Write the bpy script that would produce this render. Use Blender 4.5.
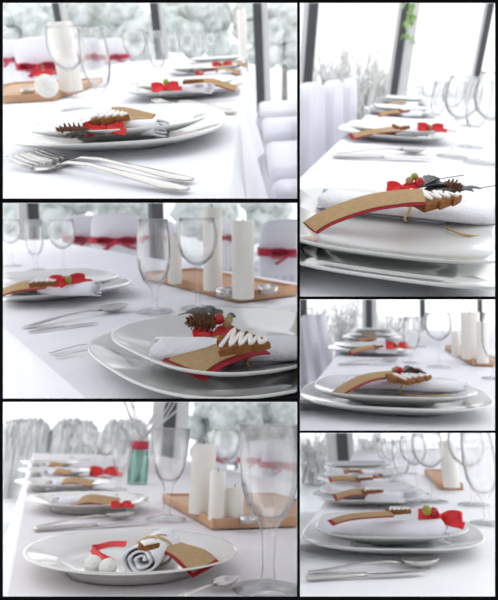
import bpy, bmesh, math, random
from mathutils import Vector, Matrix
random.seed(7)
sc = bpy.context.scene
for o in list(bpy.data.objects): bpy.data.objects.remove(o)
COL = sc.collection
# ------------------------------------------------------------------ camera, sky, exposure
F, PX, PY = 520.0, 249.0, 280.0          # focal length and principal point, in pixels of 498 x 600
CAM = Vector((0, 0, 1.6))
cd = bpy.data.cameras.new('camera'); co = bpy.data.objects.new('camera', cd); COL.objects.link(co)
co.location = CAM; co.rotation_euler = (math.pi/2, 0, 0)
cd.sensor_fit = 'VERTICAL'; cd.sensor_height = 36.0; cd.lens = 36.0*F/600.0
cd.shift_y = (PY-300.0)/600.0
cd.clip_start = 0.02; cd.clip_end = 300
cd.dof.use_dof = True; cd.dof.focus_distance = 0.47
APERTURE = 0.0032                        # diameter in metres
cd.dof.aperture_fstop = (cd.lens/1000.0)/APERTURE
sc.camera = co
w = bpy.data.worlds.new('overcast_sky'); sc.world = w; w.use_nodes = True
wb = w.node_tree.nodes['Background']
wb.inputs[0].default_value = (0.965, 0.985, 1.0, 1); wb.inputs[1].default_value = 1.0
sc.view_settings.view_transform = 'Standard'; sc.view_settings.look = 'None'
sc.view_settings.exposure = 0.74; sc.view_settings.gamma = 1.0
sc.view_settings.use_curve_mapping = False
sc.cycles.transparent_max_bounces = 48

# ------------------------------------------------------------------ materials
MATS = {}
def mat(name, col, rough=.6, metal=0, col2=None, scale=20, bump=0, bscale=60, spec=.5, coat=0, sheen=0, detail=3, lo=.35, hi=.65):
    m = bpy.data.materials.new(name); m.use_nodes = True; nt = m.node_tree; b = nt.nodes['Principled BSDF']
    b.inputs['Base Color'].default_value = (*col, 1); b.inputs['Roughness'].default_value = rough
    b.inputs['Metallic'].default_value = metal; b.inputs['Specular IOR Level'].default_value = spec
    b.inputs['Coat Weight'].default_value = coat; b.inputs['Sheen Weight'].default_value = sheen
    tc = nt.nodes.new('ShaderNodeTexCoord')
    n = nt.nodes.new('ShaderNodeTexNoise'); n.inputs['Scale'].default_value = scale; n.inputs['Detail'].default_value = detail
    nt.links.new(tc.outputs['Object'], n.inputs['Vector'])
    r = nt.nodes.new('ShaderNodeValToRGB'); r.color_ramp.elements[0].position = lo; r.color_ramp.elements[1].position = hi
    c2 = col2 if col2 else tuple(min(1, c*.97) for c in col)
    r.color_ramp.elements[0].color = (*col, 1); r.color_ramp.elements[1].color = (*c2, 1)
    nt.links.new(n.outputs['Fac'], r.inputs['Fac']); nt.links.new(r.outputs['Color'], b.inputs['Base Color'])
    if bump:
        n2 = nt.nodes.new('ShaderNodeTexNoise'); n2.inputs['Scale'].default_value = bscale
        nt.links.new(tc.outputs['Object'], n2.inputs['Vector'])
        bp = nt.nodes.new('ShaderNodeBump'); bp.inputs['Strength'].default_value = bump; bp.inputs['Distance'].default_value = .01
        nt.links.new(n2.outputs['Fac'], bp.inputs['Height']); nt.links.new(bp.outputs['Normal'], b.inputs['Normal'])
    MATS[name] = m; return m
def glassmat(name, edge, body=(1, 1, 1), gloss=.9, blend=.25, p0=.12, p1=.85, refl=.3, solid=0):
    m = bpy.data.materials.new(name); m.use_nodes = True; nt = m.node_tree; nt.nodes.clear()
    out = nt.nodes.new('ShaderNodeOutputMaterial')
    lw = nt.nodes.new('ShaderNodeLayerWeight'); lw.inputs['Blend'].default_value = blend
    ramp = nt.nodes.new('ShaderNodeValToRGB')
    ramp.color_ramp.elements[0].color = (*body, 1); ramp.color_ramp.elements[1].color = (*edge, 1)
    ramp.color_ramp.elements[0].position = p0; ramp.color_ramp.elements[1].position = p1
    nt.links.new(lw.outputs['Facing'], ramp.inputs['Fac'])
    tr = nt.nodes.new('ShaderNodeBsdfTransparent'); nt.links.new(ramp.outputs['Color'], tr.inputs['Color'])
    gl = nt.nodes.new('ShaderNodeBsdfGlossy'); gl.inputs['Roughness'].default_value = .03
    gl.inputs['Color'].default_value = (gloss, gloss, gloss, 1)
    fr = nt.nodes.new('ShaderNodeMath'); fr.operation = 'MULTIPLY_ADD'; fr.inputs[1].default_value = refl; fr.inputs[2].default_value = .03
    pw = nt.nodes.new('ShaderNodeMath'); pw.operation = 'POWER'; pw.inputs[1].default_value = 2.0
    nt.links.new(lw.outputs['Facing'], pw.inputs[0]); nt.links.new(pw.outputs[0], fr.inputs[0])
    mx = nt.nodes.new('ShaderNodeMixShader')
    body_out = tr.outputs[0]
    if solid:
        gs = nt.nodes.new('ShaderNodeBsdfGlass'); gs.inputs['IOR'].default_value = 1.45; gs.inputs['Roughness'].default_value = 0
        m2 = nt.nodes.new('ShaderNodeMixShader'); m2.inputs['Fac'].default_value = solid
        nt.links.new(tr.outputs[0], m2.inputs[1]); nt.links.new(gs.outputs[0], m2.inputs[2]); body_out = m2.outputs[0]
    nt.links.new(fr.outputs[0], mx.inputs['Fac']); nt.links.new(body_out, mx.inputs[1]); nt.links.new(gl.outputs[0], mx.inputs[2])
    nt.links.new(mx.outputs[0], out.inputs[0]); MATS[name] = m; return m
mat('cloth', (.86, .86, .90), .85, col2=(.83, .83, .875), scale=14, bump=.15, bscale=500, spec=.15)
mat('cloth_overexposed', (.93, .93, .95), .85, col2=(.91, .91, .935), scale=14, bump=.15, bscale=500, spec=.15)  # same white cloth, its colour lightened to stand in for overexposure
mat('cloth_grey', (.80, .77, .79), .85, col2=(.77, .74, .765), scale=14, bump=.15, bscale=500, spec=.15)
mat('napkin', (.88, .88, .92), .9, col2=(.84, .84, .885), scale=40, bump=.25, bscale=350, spec=.1)
mat('porcelain', (.66, .665, .65), .12, col2=(.65, .655, .64), coat=.6)
mat('porcelain_warm', (.66, .64, .61), .12, col2=(.65, .63, .60), coat=.5)
mat('silver', (.62, .60, .58), .22, metal=1, col2=(.56, .54, .52), scale=8)
mat('kraft', (.46, .31, .165), .8, col2=(.41, .27, .14), scale=180, detail=6, spec=.2)
mat('red_card', (.36, .02, .03), .7, col2=(.32, .017, .026), scale=80, spec=.2)
mat('red_satin', (.75, .015, .02), .4, col2=(.62, .01, .015), scale=25)
mat('sash_red', (.50, .02, .06), .55, col2=(.42, .015, .045), scale=12)
mat('gingerbread', (.30, .12, .038), .85, col2=(.20, .075, .022), scale=110, bump=.4, bscale=250, spec=.2)
mat('icing', (.9, .88, .85), .45)
mat('pinecone', (.20, .085, .035), .75, col2=(.12, .045, .02), scale=150)
mat('leaf', (.11, .125, .12), .7, col2=(.17, .185, .175), scale=90)
mat('berry_red', (.42, .004, .012), .2, coat=.15)
mat('berry_green', (.30, .30, .03), .3, coat=.15)
mat('berry_gold', (.38, .20, .07), .3, coat=.15)
mat('raffia', (.66, .47, .24), .8, col2=(.56, .38, .18), scale=60)
mat('wood', (.56, .32, .18), .55, col2=(.49, .27, .145), scale=18, detail=6)
mat('wax', (.84, .81, .75), .5, col2=(.82, .79, .72), scale=10)
mat('wick', (.08, .07, .06), .9)
mat('felt', (.86, .85, .81), .95, col2=(.80, .79, .74), scale=90, bump=.4, bscale=300)
mat('chair_cover', (.76, .76, .82), .9, col2=(.72, .72, .78), scale=8, bump=.1, bscale=90, spec=.1)
mat('charcoal', (.045, .048, .055), .5, col2=(.06, .063, .07), scale=6)
mat('pale_frame', (.55, .55, .55), .5, col2=(.6, .6, .6), scale=6)
mat('floor_mat', (.72, .72, .73), .5, col2=(.66, .66, .67), scale=4)
mat('snow', (.90, .91, .93), .9, col2=(.84, .85, .87), scale=.6)
mat('snowy_hazy_foliage', (.74, .77, .77), .95, col2=(.42, .47, .43), scale=5, detail=6, lo=.42, hi=.64, bump=.6, bscale=6)  # snow over green; both tones also paled to paint in haze
mat('twig', (.62, .61, .60), .9, col2=(.74, .73, .72), scale=5)
mat('bark', (.34, .31, .29), .9, col2=(.24, .22, .2), scale=9)
mat('ivy', (.20, .36, .10), .7, col2=(.30, .46, .16), scale=20)
mat('black_lacquer', (.002, .002, .002), .9, spec=.05, col2=(.0015, .0015, .0015))
mat('blocker_grey', (.42, .42, .44), .8, col2=(.40, .40, .42), scale=3)
mat('white_board', (.94, .94, .945), .8, col2=(.93, .93, .935), scale=5)
mat('hedge', (.55, .55, .54), .95, col2=(.70, .70, .70), scale=3, detail=6, bump=.5, bscale=5)
glassmat('crystal', (.22, .23, .24), (.985, .985, .985), gloss=1.0, blend=.5, p0=.42, p1=1.0, refl=.5, solid=.07)
glassmat('pane_glass', (.93, .95, .95), (.985, .99, .99), .5, .1)
glassmat('green_glass', (.25, .42, .36), (.80, .92, .88))
glassmat('wine', (.75, .72, .55), (.95, .94, .86))

# ------------------------------------------------------------------ mesh builder
def cr(pts, n):
    """Catmull-Rom resample through pts, n points per span"""
    P = [Vector(p) for p in pts]
    if len(P) < 3: return [P[0].lerp(P[-1], i/n) for i in range(n+1)]
    Q = [P[0]*2-P[1]] + P + [P[-1]*2-P[-2]]; out = []
    for i in range(1, len(Q)-2):
        a, b, c, d = Q[i-1:i+3]
        for k in range(n):
            t = k/n
            out.append(.5*((2*b)+(c-a)*t+(2*a-5*b+4*c-d)*t*t+(3*b-a-3*c+d)*t**3))
    return out+[P[-1]]
class MB:
    def __init__(s): s.v = []; s.f = []; s.flat = set()
    def add(s, vs, fs, flat=False):
        k = len(s.v); s.v += [Vector(v) for v in vs]
        for f in fs:
            if flat: s.flat.add(len(s.f))
            s.f.append([i+k for i in f])
        return s
    def lathe(s, prof, n=32, p=2.0, c=(0, 0, 0), sx=1, sy=1, wob=None):
        vs, fs, rings = [], [], []
        for j, (r, z) in enumerate(prof):
            if r < 1e-6: rings.append([len(vs)]); vs.append((c[0], c[1], c[2]+z)); continue
            ring = []
            for i in range(n):
                a = 2*math.pi*i/n; ca, sa = math.cos(a), math.sin(a)
                k = r/(abs(ca)**p+abs(sa)**p)**(1/p)
                if wob: k *= wob(a, j)
                ring.append(len(vs)); vs.append((c[0]+k*ca*sx, c[1]+k*sa*sy, c[2]+z))
            rings.append(ring)
        for a, b in zip(rings, rings[1:]):
            for i in range(n):
                j = (i+1) % n
                if len(a) == 1 and len(b) > 1: fs.append((a[0], b[j], b[i]))
                elif len(b) == 1 and len(a) > 1: fs.append((a[i], a[j], b[0]))
                elif len(a) > 1: fs.append((a[i], a[j], b[j], b[i]))
        return s.add(vs, fs)
    def tube(s, pts, r, n=8, flat=1.0):
        P = [Vector(p) for p in pts]; vs, fs = [], []
        R = r if isinstance(r, (list, tuple)) else [r]*len(P)
        prev = None
        for i, p in enumerate(P):
            t = (P[min(i+1, len(P)-1)]-P[max(i-1, 0)])
            t = t.normalized() if t.length > 1e-9 else Vector((0, 0, 1))
            if prev is None: u = t.orthogonal().normalized()
            else:
                u = prev-t*prev.dot(t); u = u.normalized() if u.length > 1e-6 else t.orthogonal().normalized()
            prev = u; q = t.cross(u)
            for k in range(n):
                a = 2*math.pi*k/n; vs.append(p+(u*math.cos(a)+q*math.sin(a)*flat)*R[i])
        m = len(P)
        for i in range(m-1):
            for k in range(n): fs.append((i*n+k, i*n+(k+1) % n, (i+1)*n+(k+1) % n, (i+1)*n+k))
        fs.append(tuple(range(n-1, -1, -1))); fs.append(tuple(range((m-1)*n, m*n)))
        return s.add(vs, fs)
    def strip(s, pts, width, thick, wd=None):
        """box-section band along pts; width across (horizontal unless wd given), thick along the normal"""
        P = [Vector(p) for p in pts]; vs, fs = [], []
        Wd = width if isinstance(width, (list, tuple)) else [width]*len(P)
        for i, p in enumerate(P):
            t = (P[min(i+1, len(P)-1)]-P[max(i-1, 0)]).normalized()
            a = Vector(wd) if wd is not None else t.cross(Vector((0, 0, 1)))
            a = a-t*a.dot(t); a = a.normalized() if a.length > 1e-6 else t.orthogonal().normalized()
            n = a.cross(t).normalized()
            for sa, sn in ((-1, -1), (1, -1), (1, 1), (-1, 1)): vs.append(p+a*sa*Wd[i]/2+n*sn*thick/2)
        m = len(P)
        for i in range(m-1):
            for k in range(4): fs.append((i*4+k, i*4+(k+1) % 4, (i+1)*4+(k+1) % 4, (i+1)*4+k))
        fs.append((3, 2, 1, 0)); fs.append(tuple((m-1)*4+k for k in range(4)))
        return s.add(vs, fs, True)
    def box(s, c, sz, bev=0, rot=None):
        bm = bmesh.new(); bmesh.ops.create_cube(bm, size=1)
        bmesh.ops.scale(bm, vec=sz, verts=bm.verts)
        if bev: bmesh.ops.bevel(bm, geom=bm.edges[:], offset=bev, segments=2, profile=.5, affect='EDGES')
        if rot: bmesh.ops.rotate(bm, matrix=rot, verts=bm.verts)
        bmesh.ops.translate(bm, vec=c, verts=bm.verts)
        bm.verts.index_update()
        vs = [v.co.copy() for v in bm.verts]; fs = [[v.index for v in f.verts] for f in bm.faces]; bm.free()
        return s.add(vs, fs, not bev)
    def sphere(s, c, r, n=14, m=9, sc_=(1, 1, 1)):
        c = Vector(c)
        k0 = len(s.v); s.lathe([(r*math.sin(math.pi*i/m), -r*math.cos(math.pi*i/m)) for i in range(m+1)], n)
        for i in range(k0, len(s.v)): v = s.v[i]; s.v[i] = c+Vector((v.x*sc_[0], v.y*sc_[1], v.z*sc_[2]))
        return s
    def prism(s, outline, thick, bev=0):
        bm = bmesh.new(); vs = [bm.verts.new((x, y, 0)) for x, y in outline]; f = bm.faces.new(vs)
        r = bmesh.ops.extrude_face_region(bm, geom=[f]); up = [g for g in r['geom'] if isinstance(g, bmesh.types.BMVert)]
        bmesh.ops.translate(bm, vec=(0, 0, thick), verts=up); bmesh.ops.recalc_face_normals(bm, faces=bm.faces)
        if bev: bmesh.ops.bevel(bm, geom=[e for e in bm.edges], offset=bev, segments=2, profile=.5, affect='EDGES')
        bm.verts.index_update()
        a = [v.co.copy() for v in bm.verts]; b = [[v.index for v in g.verts] for g in bm.faces]; bm.free()
        return s.add(a, b, not bev)
    def tf(s, M, k=0):
        for i in range(k, len(s.v)): s.v[i] = M @ s.v[i]
        return s
    def mesh(s, name, origin=None, sm=True):
        me = bpy.data.meshes.new(name); o = Vector(origin) if origin is not None else Vector()
        me.from_pydata([tuple(v-o) for v in s.v], [], s.f); me.validate()
        bm = bmesh.new(); bm.from_mesh(me); bmesh.ops.recalc_face_normals(bm, faces=bm.faces); bm.to_mesh(me); bm.free()
        if len(me.polygons) == len(s.f): me.polygons.foreach_set('use_smooth', [sm and (i not in s.flat) for i in range(len(s.f))])
        return me
def RZ(a): return Matrix.Rotation(a, 4, 'Z')
def TR(p): return Matrix.Translation(Vector(p))

# ------------------------------------------------------------------ the six compartments
def ray(px, py): return Vector(((px-PX)/F, 1.0, -(py-PY)/F))
class Panel:
    """one compartment of the case: a table-height frame of reference, opening rect, and the row direction of its table"""
    def __init__(s, key, where, rect, vp, tilt, h):
        s.key, s.where, s.rect = key, where, rect
        y = ray(*vp).normalized(); q = ray(vp[0]+200*math.cos(tilt), vp[1]+200*math.sin(tilt))
        up = q.cross(y).normalized(); x = y.cross(up).normalized()
        s.R = Matrix((x, y, up)).transposed(); s.h = h
        s.M = TR(CAM) @ s.R.to_4x4() @ TR((0, 0, -s.h))
    def L(s, px, py): return s.R.transposed() @ ray(px, py)
    def T(s, px, py, z=0.0):
        r = s.L(px, py); return Vector((0, 0, s.h))+r*((z-s.h)/r.z)
    def Y(s, px, py, d):
        r = s.L(px, py); return Vector((0, 0, s.h))+r*(d/r.y)
    def K(s, px, py, d):
        return (s.R.transposed() @ (ray(px, py)*d))+Vector((0, 0, s.h))
    def dep(s, p): return ((s.M @ Vector(p))-CAM).y
    def mpp(s, p): return ((s.M @ Vector(p))-CAM).y/F
OBJ = {}
def put(o, pn, Mw): o.matrix_world = Mw; OBJ[o.name] = pn; return o
def tag(o, desc, cat, group=None, pn=None):
    o['label'] = desc+(f' in the {pn.where} picture' if pn else ''); o['category'] = cat
    if group: o['group'] = group
    return o
def thing(pn, name, desc, cat, p=(0, 0, 0), rz=0, group=None, s=1.0):
    o = bpy.data.objects.new(name, None); COL.objects.link(o); o.empty_display_size = .02
    put(o, pn, pn.M @ TR(p) @ RZ(rz) @ Matrix.Scale(s, 4)); return tag(o, desc, cat, group, pn)
def part(mb, name, m, parent, origin=None, sm=True, label=None):
    o = bpy.data.objects.new(name, mb.mesh(name, origin, sm)); COL.objects.link(o); o.parent = parent
    o.data.materials.append(MATS[m]); OBJ[o.name] = OBJ[parent.name]
    if label: o['label'] = label
    return o
def solo(mb, name, m, pn, desc, cat, p=(0, 0, 0), rz=0, group=None, s=1.0, origin=None, sm=True):
    o = bpy.data.objects.new(name, mb.mesh(name, origin, sm)); COL.objects.link(o); o.data.materials.append(MATS[m])
    put(o, pn, pn.M @ TR(p) @ RZ(rz) @ Matrix.Scale(s, 4)); return tag(o, desc, cat, group, pn)
def struct(mb, name, m, pn, sm=False):
    o = bpy.data.objects.new(name, mb.mesh(name, None, sm)); COL.objects.link(o); o.data.materials.append(MATS[m])
    put(o, pn, pn.M.copy()); o['kind'] = 'structure'; return o

D2R = math.pi/180
A = Panel('A', 'top left', (3, 3, 297, 198.5), (246, 32), -3.2*D2R, .147)
B = Panel('B', 'tall top right', (300, 3, 495, 296.5), (412, 72), 2.6*D2R, .188)
C = Panel('C', 'middle left', (3, 203, 297, 398.5), (-135, 209), 0, .179)
D = Panel('D', 'small middle right', (300, 299.5, 495, 430.5), (374, 310), 0, .170)
E = Panel('E', 'bottom left', (3, 402, 297, 596.5), (38, 430), 1.8*D2R, .187)
G = Panel('F', 'bottom right', (300, 433, 495, 596.5), (374, 422), -1.8*D2R, .220)
PANELS = [A, B, C, D, E, G]

# ------------------------------------------------------------------ black case front
FD = 0.40                                # the case front stands this far in front of the viewer
def frame():
    root = bpy.data.objects.new('display_frame', None); COL.objects.link(root)
    root.location = CAM+Vector((0, FD, -.45)); tag(root, 'thin black lattice frame dividing the six table pictures', 'frame')
    def bar(name, x0, y0, x1, y1):
        vs = [CAM+ray(x, y)*d for d in (FD, FD+.014) for x, y in ((x0, y0), (x1, y0), (x1, y1), (x0, y1))]
        mb = MB().add(vs, [(0, 1, 2, 3), (7, 6, 5, 4), (0, 4, 5, 1), (1, 5, 6, 2), (2, 6, 7, 3), (3, 7, 4, 0)], True)
        o = bpy.data.objects.new(name, mb.mesh(name, root.location)); COL.objects.link(o); o.parent = root
        o.data.materials.append(MATS['black_lacquer'])
    bar('top_rail', -14, -14, 512, 3); bar('bottom_rail', -14, 596.5, 512, 614)
    bar('side_stile', -14, 3, 3, 596.5); bar('side_stile', 495, 3, 512, 596.5)
    bar('divider', 297, 3, 300, 596.5)
    bar('crossbar', 3, 198.5, 297, 203); bar('crossbar', 3, 398.5, 297, 402)
    bar('crossbar', 300, 296.5, 495, 299.5); bar('crossbar', 300, 430.5, 495, 433)
    # white boards that part the compartments behind the lattice
    def board(name, x0, y0, x1, y1, far):
        vs = [CAM+ray(x, y)*d for d in (FD+.0145, far) for x, y in ((x0, y0), (x1, y0), (x1, y1), (x0, y1))]
        mb = MB().add(vs, [(0, 1, 2, 3), (7, 6, 5, 4), (0, 4, 5, 1), (1, 5, 6, 2), (2, 6, 7, 3), (3, 7, 4, 0)], True)
        o = bpy.data.objects.new(name, mb.mesh(name, root.location)); COL.objects.link(o); o.parent = root
        o.data.materials.append(MATS['white_board']); o['label'] = 'white inner partition board'
    FAR, LOW = 1.0, .74
    board('partition', 298.0, -6, 299.0, 606, FAR)
    board('partition', -6, 200.2, 297.6, 201.2, LOW); board('partition', -6, 399.7, 297.6, 400.8, LOW)
    board('partition', 299.4, 297.6, 504, 298.4, LOW); board('partition', 299.4, 431.4, 504, 432.1, LOW)
frame()

def fill_blocker():
    for name, c, sz in (('wall_fill_blocker', (0, -1.6, 1.6), (9, .1, 4.4)), ):  # unseen wall added behind the camera to block front fill light
        o = bpy.data.objects.new(name, MB().box(c, sz).mesh(name)); COL.objects.link(o); o.data.materials.append(MATS['blocker_grey']); o['kind'] = 'structure'
fill_blocker()
# ------------------------------------------------------------------ structure: floor, windows, snow outside
WN = [0]
def floor(pn, x0, x1, y0, y1, z=-.74): return struct(MB().box(((x0+x1)/2, (y0+y1)/2, z-.02), (x1-x0, y1-y0, .04)), 'floor', 'floor_mat', pn)
def snow(pn, d, far=26, z=-.9):
    mb = MB(); n = 26
    vs = [(-far*.9+far*1.8*i/n, d+.3+far*j/n, z+.25*math.sin(i*.9)*math.sin(j*.7)) for j in range(n+1) for i in range(n+1)]
    fs = [(j*(n+1)+i, j*(n+1)+i+1, (j+1)*(n+1)+i+1, (j+1)*(n+1)+i) for j in range(n) for i in range(n)]
    o = struct(mb.add(vs, fs), 'ground', 'snow', pn, True); return o
def windows(pn, d, yref, edges, zlo=-.74, zhi=1.6, rail=None):
    """edges: (px_left, px_right, material) uprights in the glazed wall at local distance d; panes between"""
    root = bpy.data.objects.new('window_%d' % (WN[0]+1), None); WN[0] += 1; COL.objects.link(root)
    put(root, pn, pn.M @ TR((0, d, 0))); root['kind'] = 'structure'
    xs = []
    for x0, x1, m in edges:
        a = pn.Y(x0, yref, d); b = pn.Y(x1, yref, d); o = Vector((0, d, 0))
        mb = MB().box(((a.x+b.x)/2, d, (zlo+zhi)/2), (abs(b.x-a.x), .09 if m == 'charcoal' else .06, zhi-zlo))
        part(mb, 'post' if m == 'charcoal' else 'jamb', m, root, o, False); xs.append((min(a.x, b.x), max(a.x, b.x)))
    xs.sort()
    lims = [xs[0][0]-3.2]+[v for p in xs for v in p]+[xs[-1][1]+3.2]
    for i in range(0, len(lims), 2):
        if lims[i+1]-lims[i] > .12:
            part(MB().box(((lims[i]+lims[i+1])/2, d, (zlo+zhi)/2), (lims[i+1]-lims[i], .006, zhi-zlo)), 'pane', 'pane_glass', root, (0, d, 0), False)
    if rail:
        for z0, hh in rail:
            part(MB().box(((lims[0]+lims[-1])/2, d-.02, z0), (lims[-1]-lims[0], .08, hh)), 'rail', 'charcoal', root, (0, d, 0), False)
def shrub(pn, px, py, d, wpx, hpx, desc, m='snowy_hazy_foliage', n=9, seed=0):
    rnd = random.Random(seed); c = pn.Y(px, py, d); k = ((c-Vector((0, 0, pn.h))).length)/F; W_, H_ = wpx*k, hpx*k
    base = Vector((c.x, d, -.9)); t = thing(pn, 'shrub' if m != 'hedge' else 'hedge', desc, 'shrub' if m != 'hedge' else 'hedge', base)
    mb = MB(); top = c.z+H_/2
    for i in range(n):
        q = Vector((c.x+rnd.uniform(-.4, .4)*W_, d+rnd.uniform(-.3, .3)*W_*.5, c.z+rnd.uniform(-.45, .3)*H_)); r = rnd.uniform(.2, .36)*min(W_, H_)
        k0 = len(mb.v); mb.sphere(q, r, 12, 8, (1.2, 1, .95))
        for j in range(k0, len(mb.v)): mb.v[j] += (mb.v[j]-q)*rnd.uniform(-.16, .22)
    part(mb, 'crown', m, t, base)
    tk = MB(); tk.tube([base, (c.x+.02*W_, d, (c.z-.9)/2), (c.x, d, c.z)], [.05, .04, .02], 7)
    for i in range(6): tk.tube([(c.x, d, c.z-.4*H_), (c.x+rnd.uniform(-.4, .4)*W_, d+rnd.uniform(-.1, .1), c.z+rnd.uniform(0, .4)*H_)], [.025, .008], 5)
    part(tk, 'trunk', 'bark', t, base)
def hedge(pn, px, py, d, wpx, hpx, desc, seed=0):
    rnd = random.Random(seed); c = pn.Y(px, py, d); k = ((c-Vector((0, 0, pn.h))).length)/F; W_, top = wpx*k, c.z+hpx*k/2
    b = Vector((c.x, d, -.95)); mb = MB(); n, m = 40, 12; vs, fs = [], []
    for i in range(n+1):
        for j in range(m+1):
            a = math.pi*j/m; e = 1-abs(2*i/n-1)**6; r = 1+rnd.uniform(-.05, .05)
            vs.append((c.x-W_/2+W_*i/n+rnd.uniform(-.03, .03), d-.6*math.cos(a)*r*(.5+.5*e), b.z+(top-b.z)*(abs(math.sin(a))**.45)*r*(.8+.2*e)))
    for i in range(n):
        for j in range(m): fs.append((i*(m+1)+j, i*(m+1)+j+1, (i+1)*(m+1)+j+1, (i+1)*(m+1)+j))
    fs += [tuple(range(m, -1, -1)), tuple(range(n*(m+1), (n+1)*(m+1)))]
    solo(mb.add(vs, fs), 'hedge', 'hedge', pn, desc, 'hedge', b, origin=b)
def bare_bush(pn, px, py, d, wpx, hpx, desc, n=60, seed=0):
    rnd = random.Random(seed); c = pn.Y(px, py, d); k = ((c-Vector((0, 0, pn.h))).length)/F; W_, H_ = wpx*k, hpx*k
    b = Vector((c.x, d, -.9)); mb = MB(); z1 = c.z+H_/2
    for i in range(n):
        e = Vector((c.x+rnd.uniform(-.5, .5)*W_, d+rnd.uniform(-.3, .3), b.z+(z1-b.z)*rnd.uniform(.6, 1)))
        m_ = b.lerp(e, .5)+Vector((rnd.uniform(-.1, .1)*W_, 0, 0)); q_ = b+Vector((rnd.uniform(-.38, .38)*W_, rnd.uniform(-.2, .2), 0)); m_.x = q_.x+(e.x-q_.x)*.4; mb.tube([q_, m_, e], [.02, .015, .006], 4)
        for _ in range(2):
            s0 = m_.lerp(e, rnd.random()); mb.tube([s0, s0+Vector((rnd.uniform(-.2, .2)*W_, rnd.uniform(-.1, .1), rnd.uniform(.05, .2)*H_))], [.012, .006], 4)
    solo(mb, 'bare_shrub', 'twig', pn, desc, 'shrub', b, origin=b)

# ------------------------------------------------------------------ cloth, china, glass, cutlery
def tablecloth(pn, x0, x1, y0, y1, drop, desc, m='cloth', seed=0):
    rnd = random.Random(seed); mb = MB(); per = []
    def side(a, b, nrm):
        n = max(4, int((Vector(b)-Vector(a)).length/.03))
        for i in range(n): per.append((Vector(a).lerp(Vector(b), i/n), Vector(nrm)))
    side((x0, y0, 0), (x1, y0, 0), (0, -1, 0)); side((x1, y0, 0), (x1, y1, 0), (1, 0, 0))
    side((x1, y1, 0), (x0, y1, 0), (0, 1, 0)); side((x0, y1, 0), (x0, y0, 0), (-1, 0, 0))
    n = len(per); ph = [rnd.uniform(0, 6) for _ in range(5)]
    rows = [(0, 0, -.0), (.004, -.003, 0), (.006, -.010, 0)]+[(.008+.012*t, -.012-(drop-.012)*t, t) for t in (.12, .3, .5, .7, .85, 1)]
    vs, fs = [], []
    for (off, z, t) in rows:
        for i, (p, nn) in enumerate(per):
            s_ = i*.03; wv = .022*t*(math.sin(s_*9+ph[0])+.6*math.sin(s_*17+ph[1])+.4*math.sin(s_*4+ph[2]))
            q = p+nn*(off+max(-.03, wv+.015*t)); vs.append((q.x, q.y, z))
    for r in range(len(rows)-1):
        for i in range(n): fs.append((r*n+i, r*n+(i+1) % n, (r+1)*n+(i+1) % n, (r+1)*n+i))
    mb.add(vs, fs)
    # top as a finely divided sheet with faint ripples and pressed creases
    nx, ny = 36, max(40, int((y1-y0)/.06)); ny = min(ny, 160); vs, fs = [], []
    for j in range(ny+1):
        for i in range(nx+1):
            u, v = i/nx, j/ny; x, y = x0+(x1-x0)*u, y0+(y1-y0)*v
            e = min(1, 8*min(u, 1-u, v, 1-v)); z = -.0012*e*(1+math.sin(x*11+2*math.sin(y*3))*math.sin(y*9+ph[3]))
            vs.append((x, y, z))
    for j in range(ny):
        for i in range(nx): fs.append((j*(nx+1)+i, j*(nx+1)+i+1, (j+1)*(nx+1)+i+1, (j+1)*(nx+1)+i))
    mb.add(vs, fs)
    return solo(mb, 'tablecloth', m, pn, desc, 'tablecloth')
def plate_prof(a):
    return [(0, .004), (.48*a, .004), (.50*a, 0), (.55*a, 0), (.57*a, .005), (.80*a, .010), (.97*a, .0195), (1.0*a, .0225), (.992*a, .0242), (.975*a, .0235),
            (.80*a, .0150), (.62*a, .0095), (.5*a, .0075), (0, .0070)]
ORD = ['nearest', 'second', 'third', 'fourth', 'fifth', 'sixth']
ZP = .021                                # surface of the upper plate
def plates(pn, lst, p=3.0, size=.16, dsize=.135, rz=0):
    for i, (x, y) in enumerate(lst):
        c = Vector((x, y, .0012))
        n = 72 if i == 0 else 48
        solo(MB().lathe(plate_prof(size), n, p), 'charger_plate', 'porcelain', pn, f'{ORD[i]} large white square charger plate under a smaller plate', 'plate', c, rz, 'charger plates')
        solo(MB().lathe(plate_prof(dsize), n, p), 'dinner_plate', 'porcelain', pn, f'{ORD[i]} white square dinner plate stacked on its charger', 'plate', c+Vector((0, 0, .0125)), rz+.03, 'dinner plates')
GOBLET = [(0, .003), (.030, .001), (.034, .0015), (.033, .003), (.012, .007), (.0045, .012), (.0038, .03), (.0038, .085), (.006, .096), (.018, .104), (.031, .120), (.0375, .142), (.0385, .160), (.036, .185), (.0335, .2),
          (.0328, .2), (.0352, .185), (.0377, .160), (.0367, .142), (.030, .121), (.017, .1055), (.004, .099), (0, .099)]
TAPER = [(0, .003), (.036, .001), (.041, .0015), (.040, .003), (.016, .007), (.0085, .013), (.0072, .03), (.0085, .062), (.0125, .078), (.020, .0865), (.028, .101), (.0335, .122), (.0365, .155), (.0390, .2),
         (.0382, .2), (.0357, .155), (.0327, .122), (.0272, .102), (.019, .088), (.009, .083), (0, .0825)]
FLUTE = [(0, .003), (.028, .001), (.031, .0015), (.030, .003), (.012, .006), (.0050, .012), (.0045, .045), (.009, .056), (.019, .070), (.026, .095), (.0285, .125), (.0275, .165), (.0250, .2),
         (.0243, .2), (.0268, .165), (.0278, .125), (.0253, .096), (.018, .072), (.007, .062), (0, .0615)]
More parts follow.
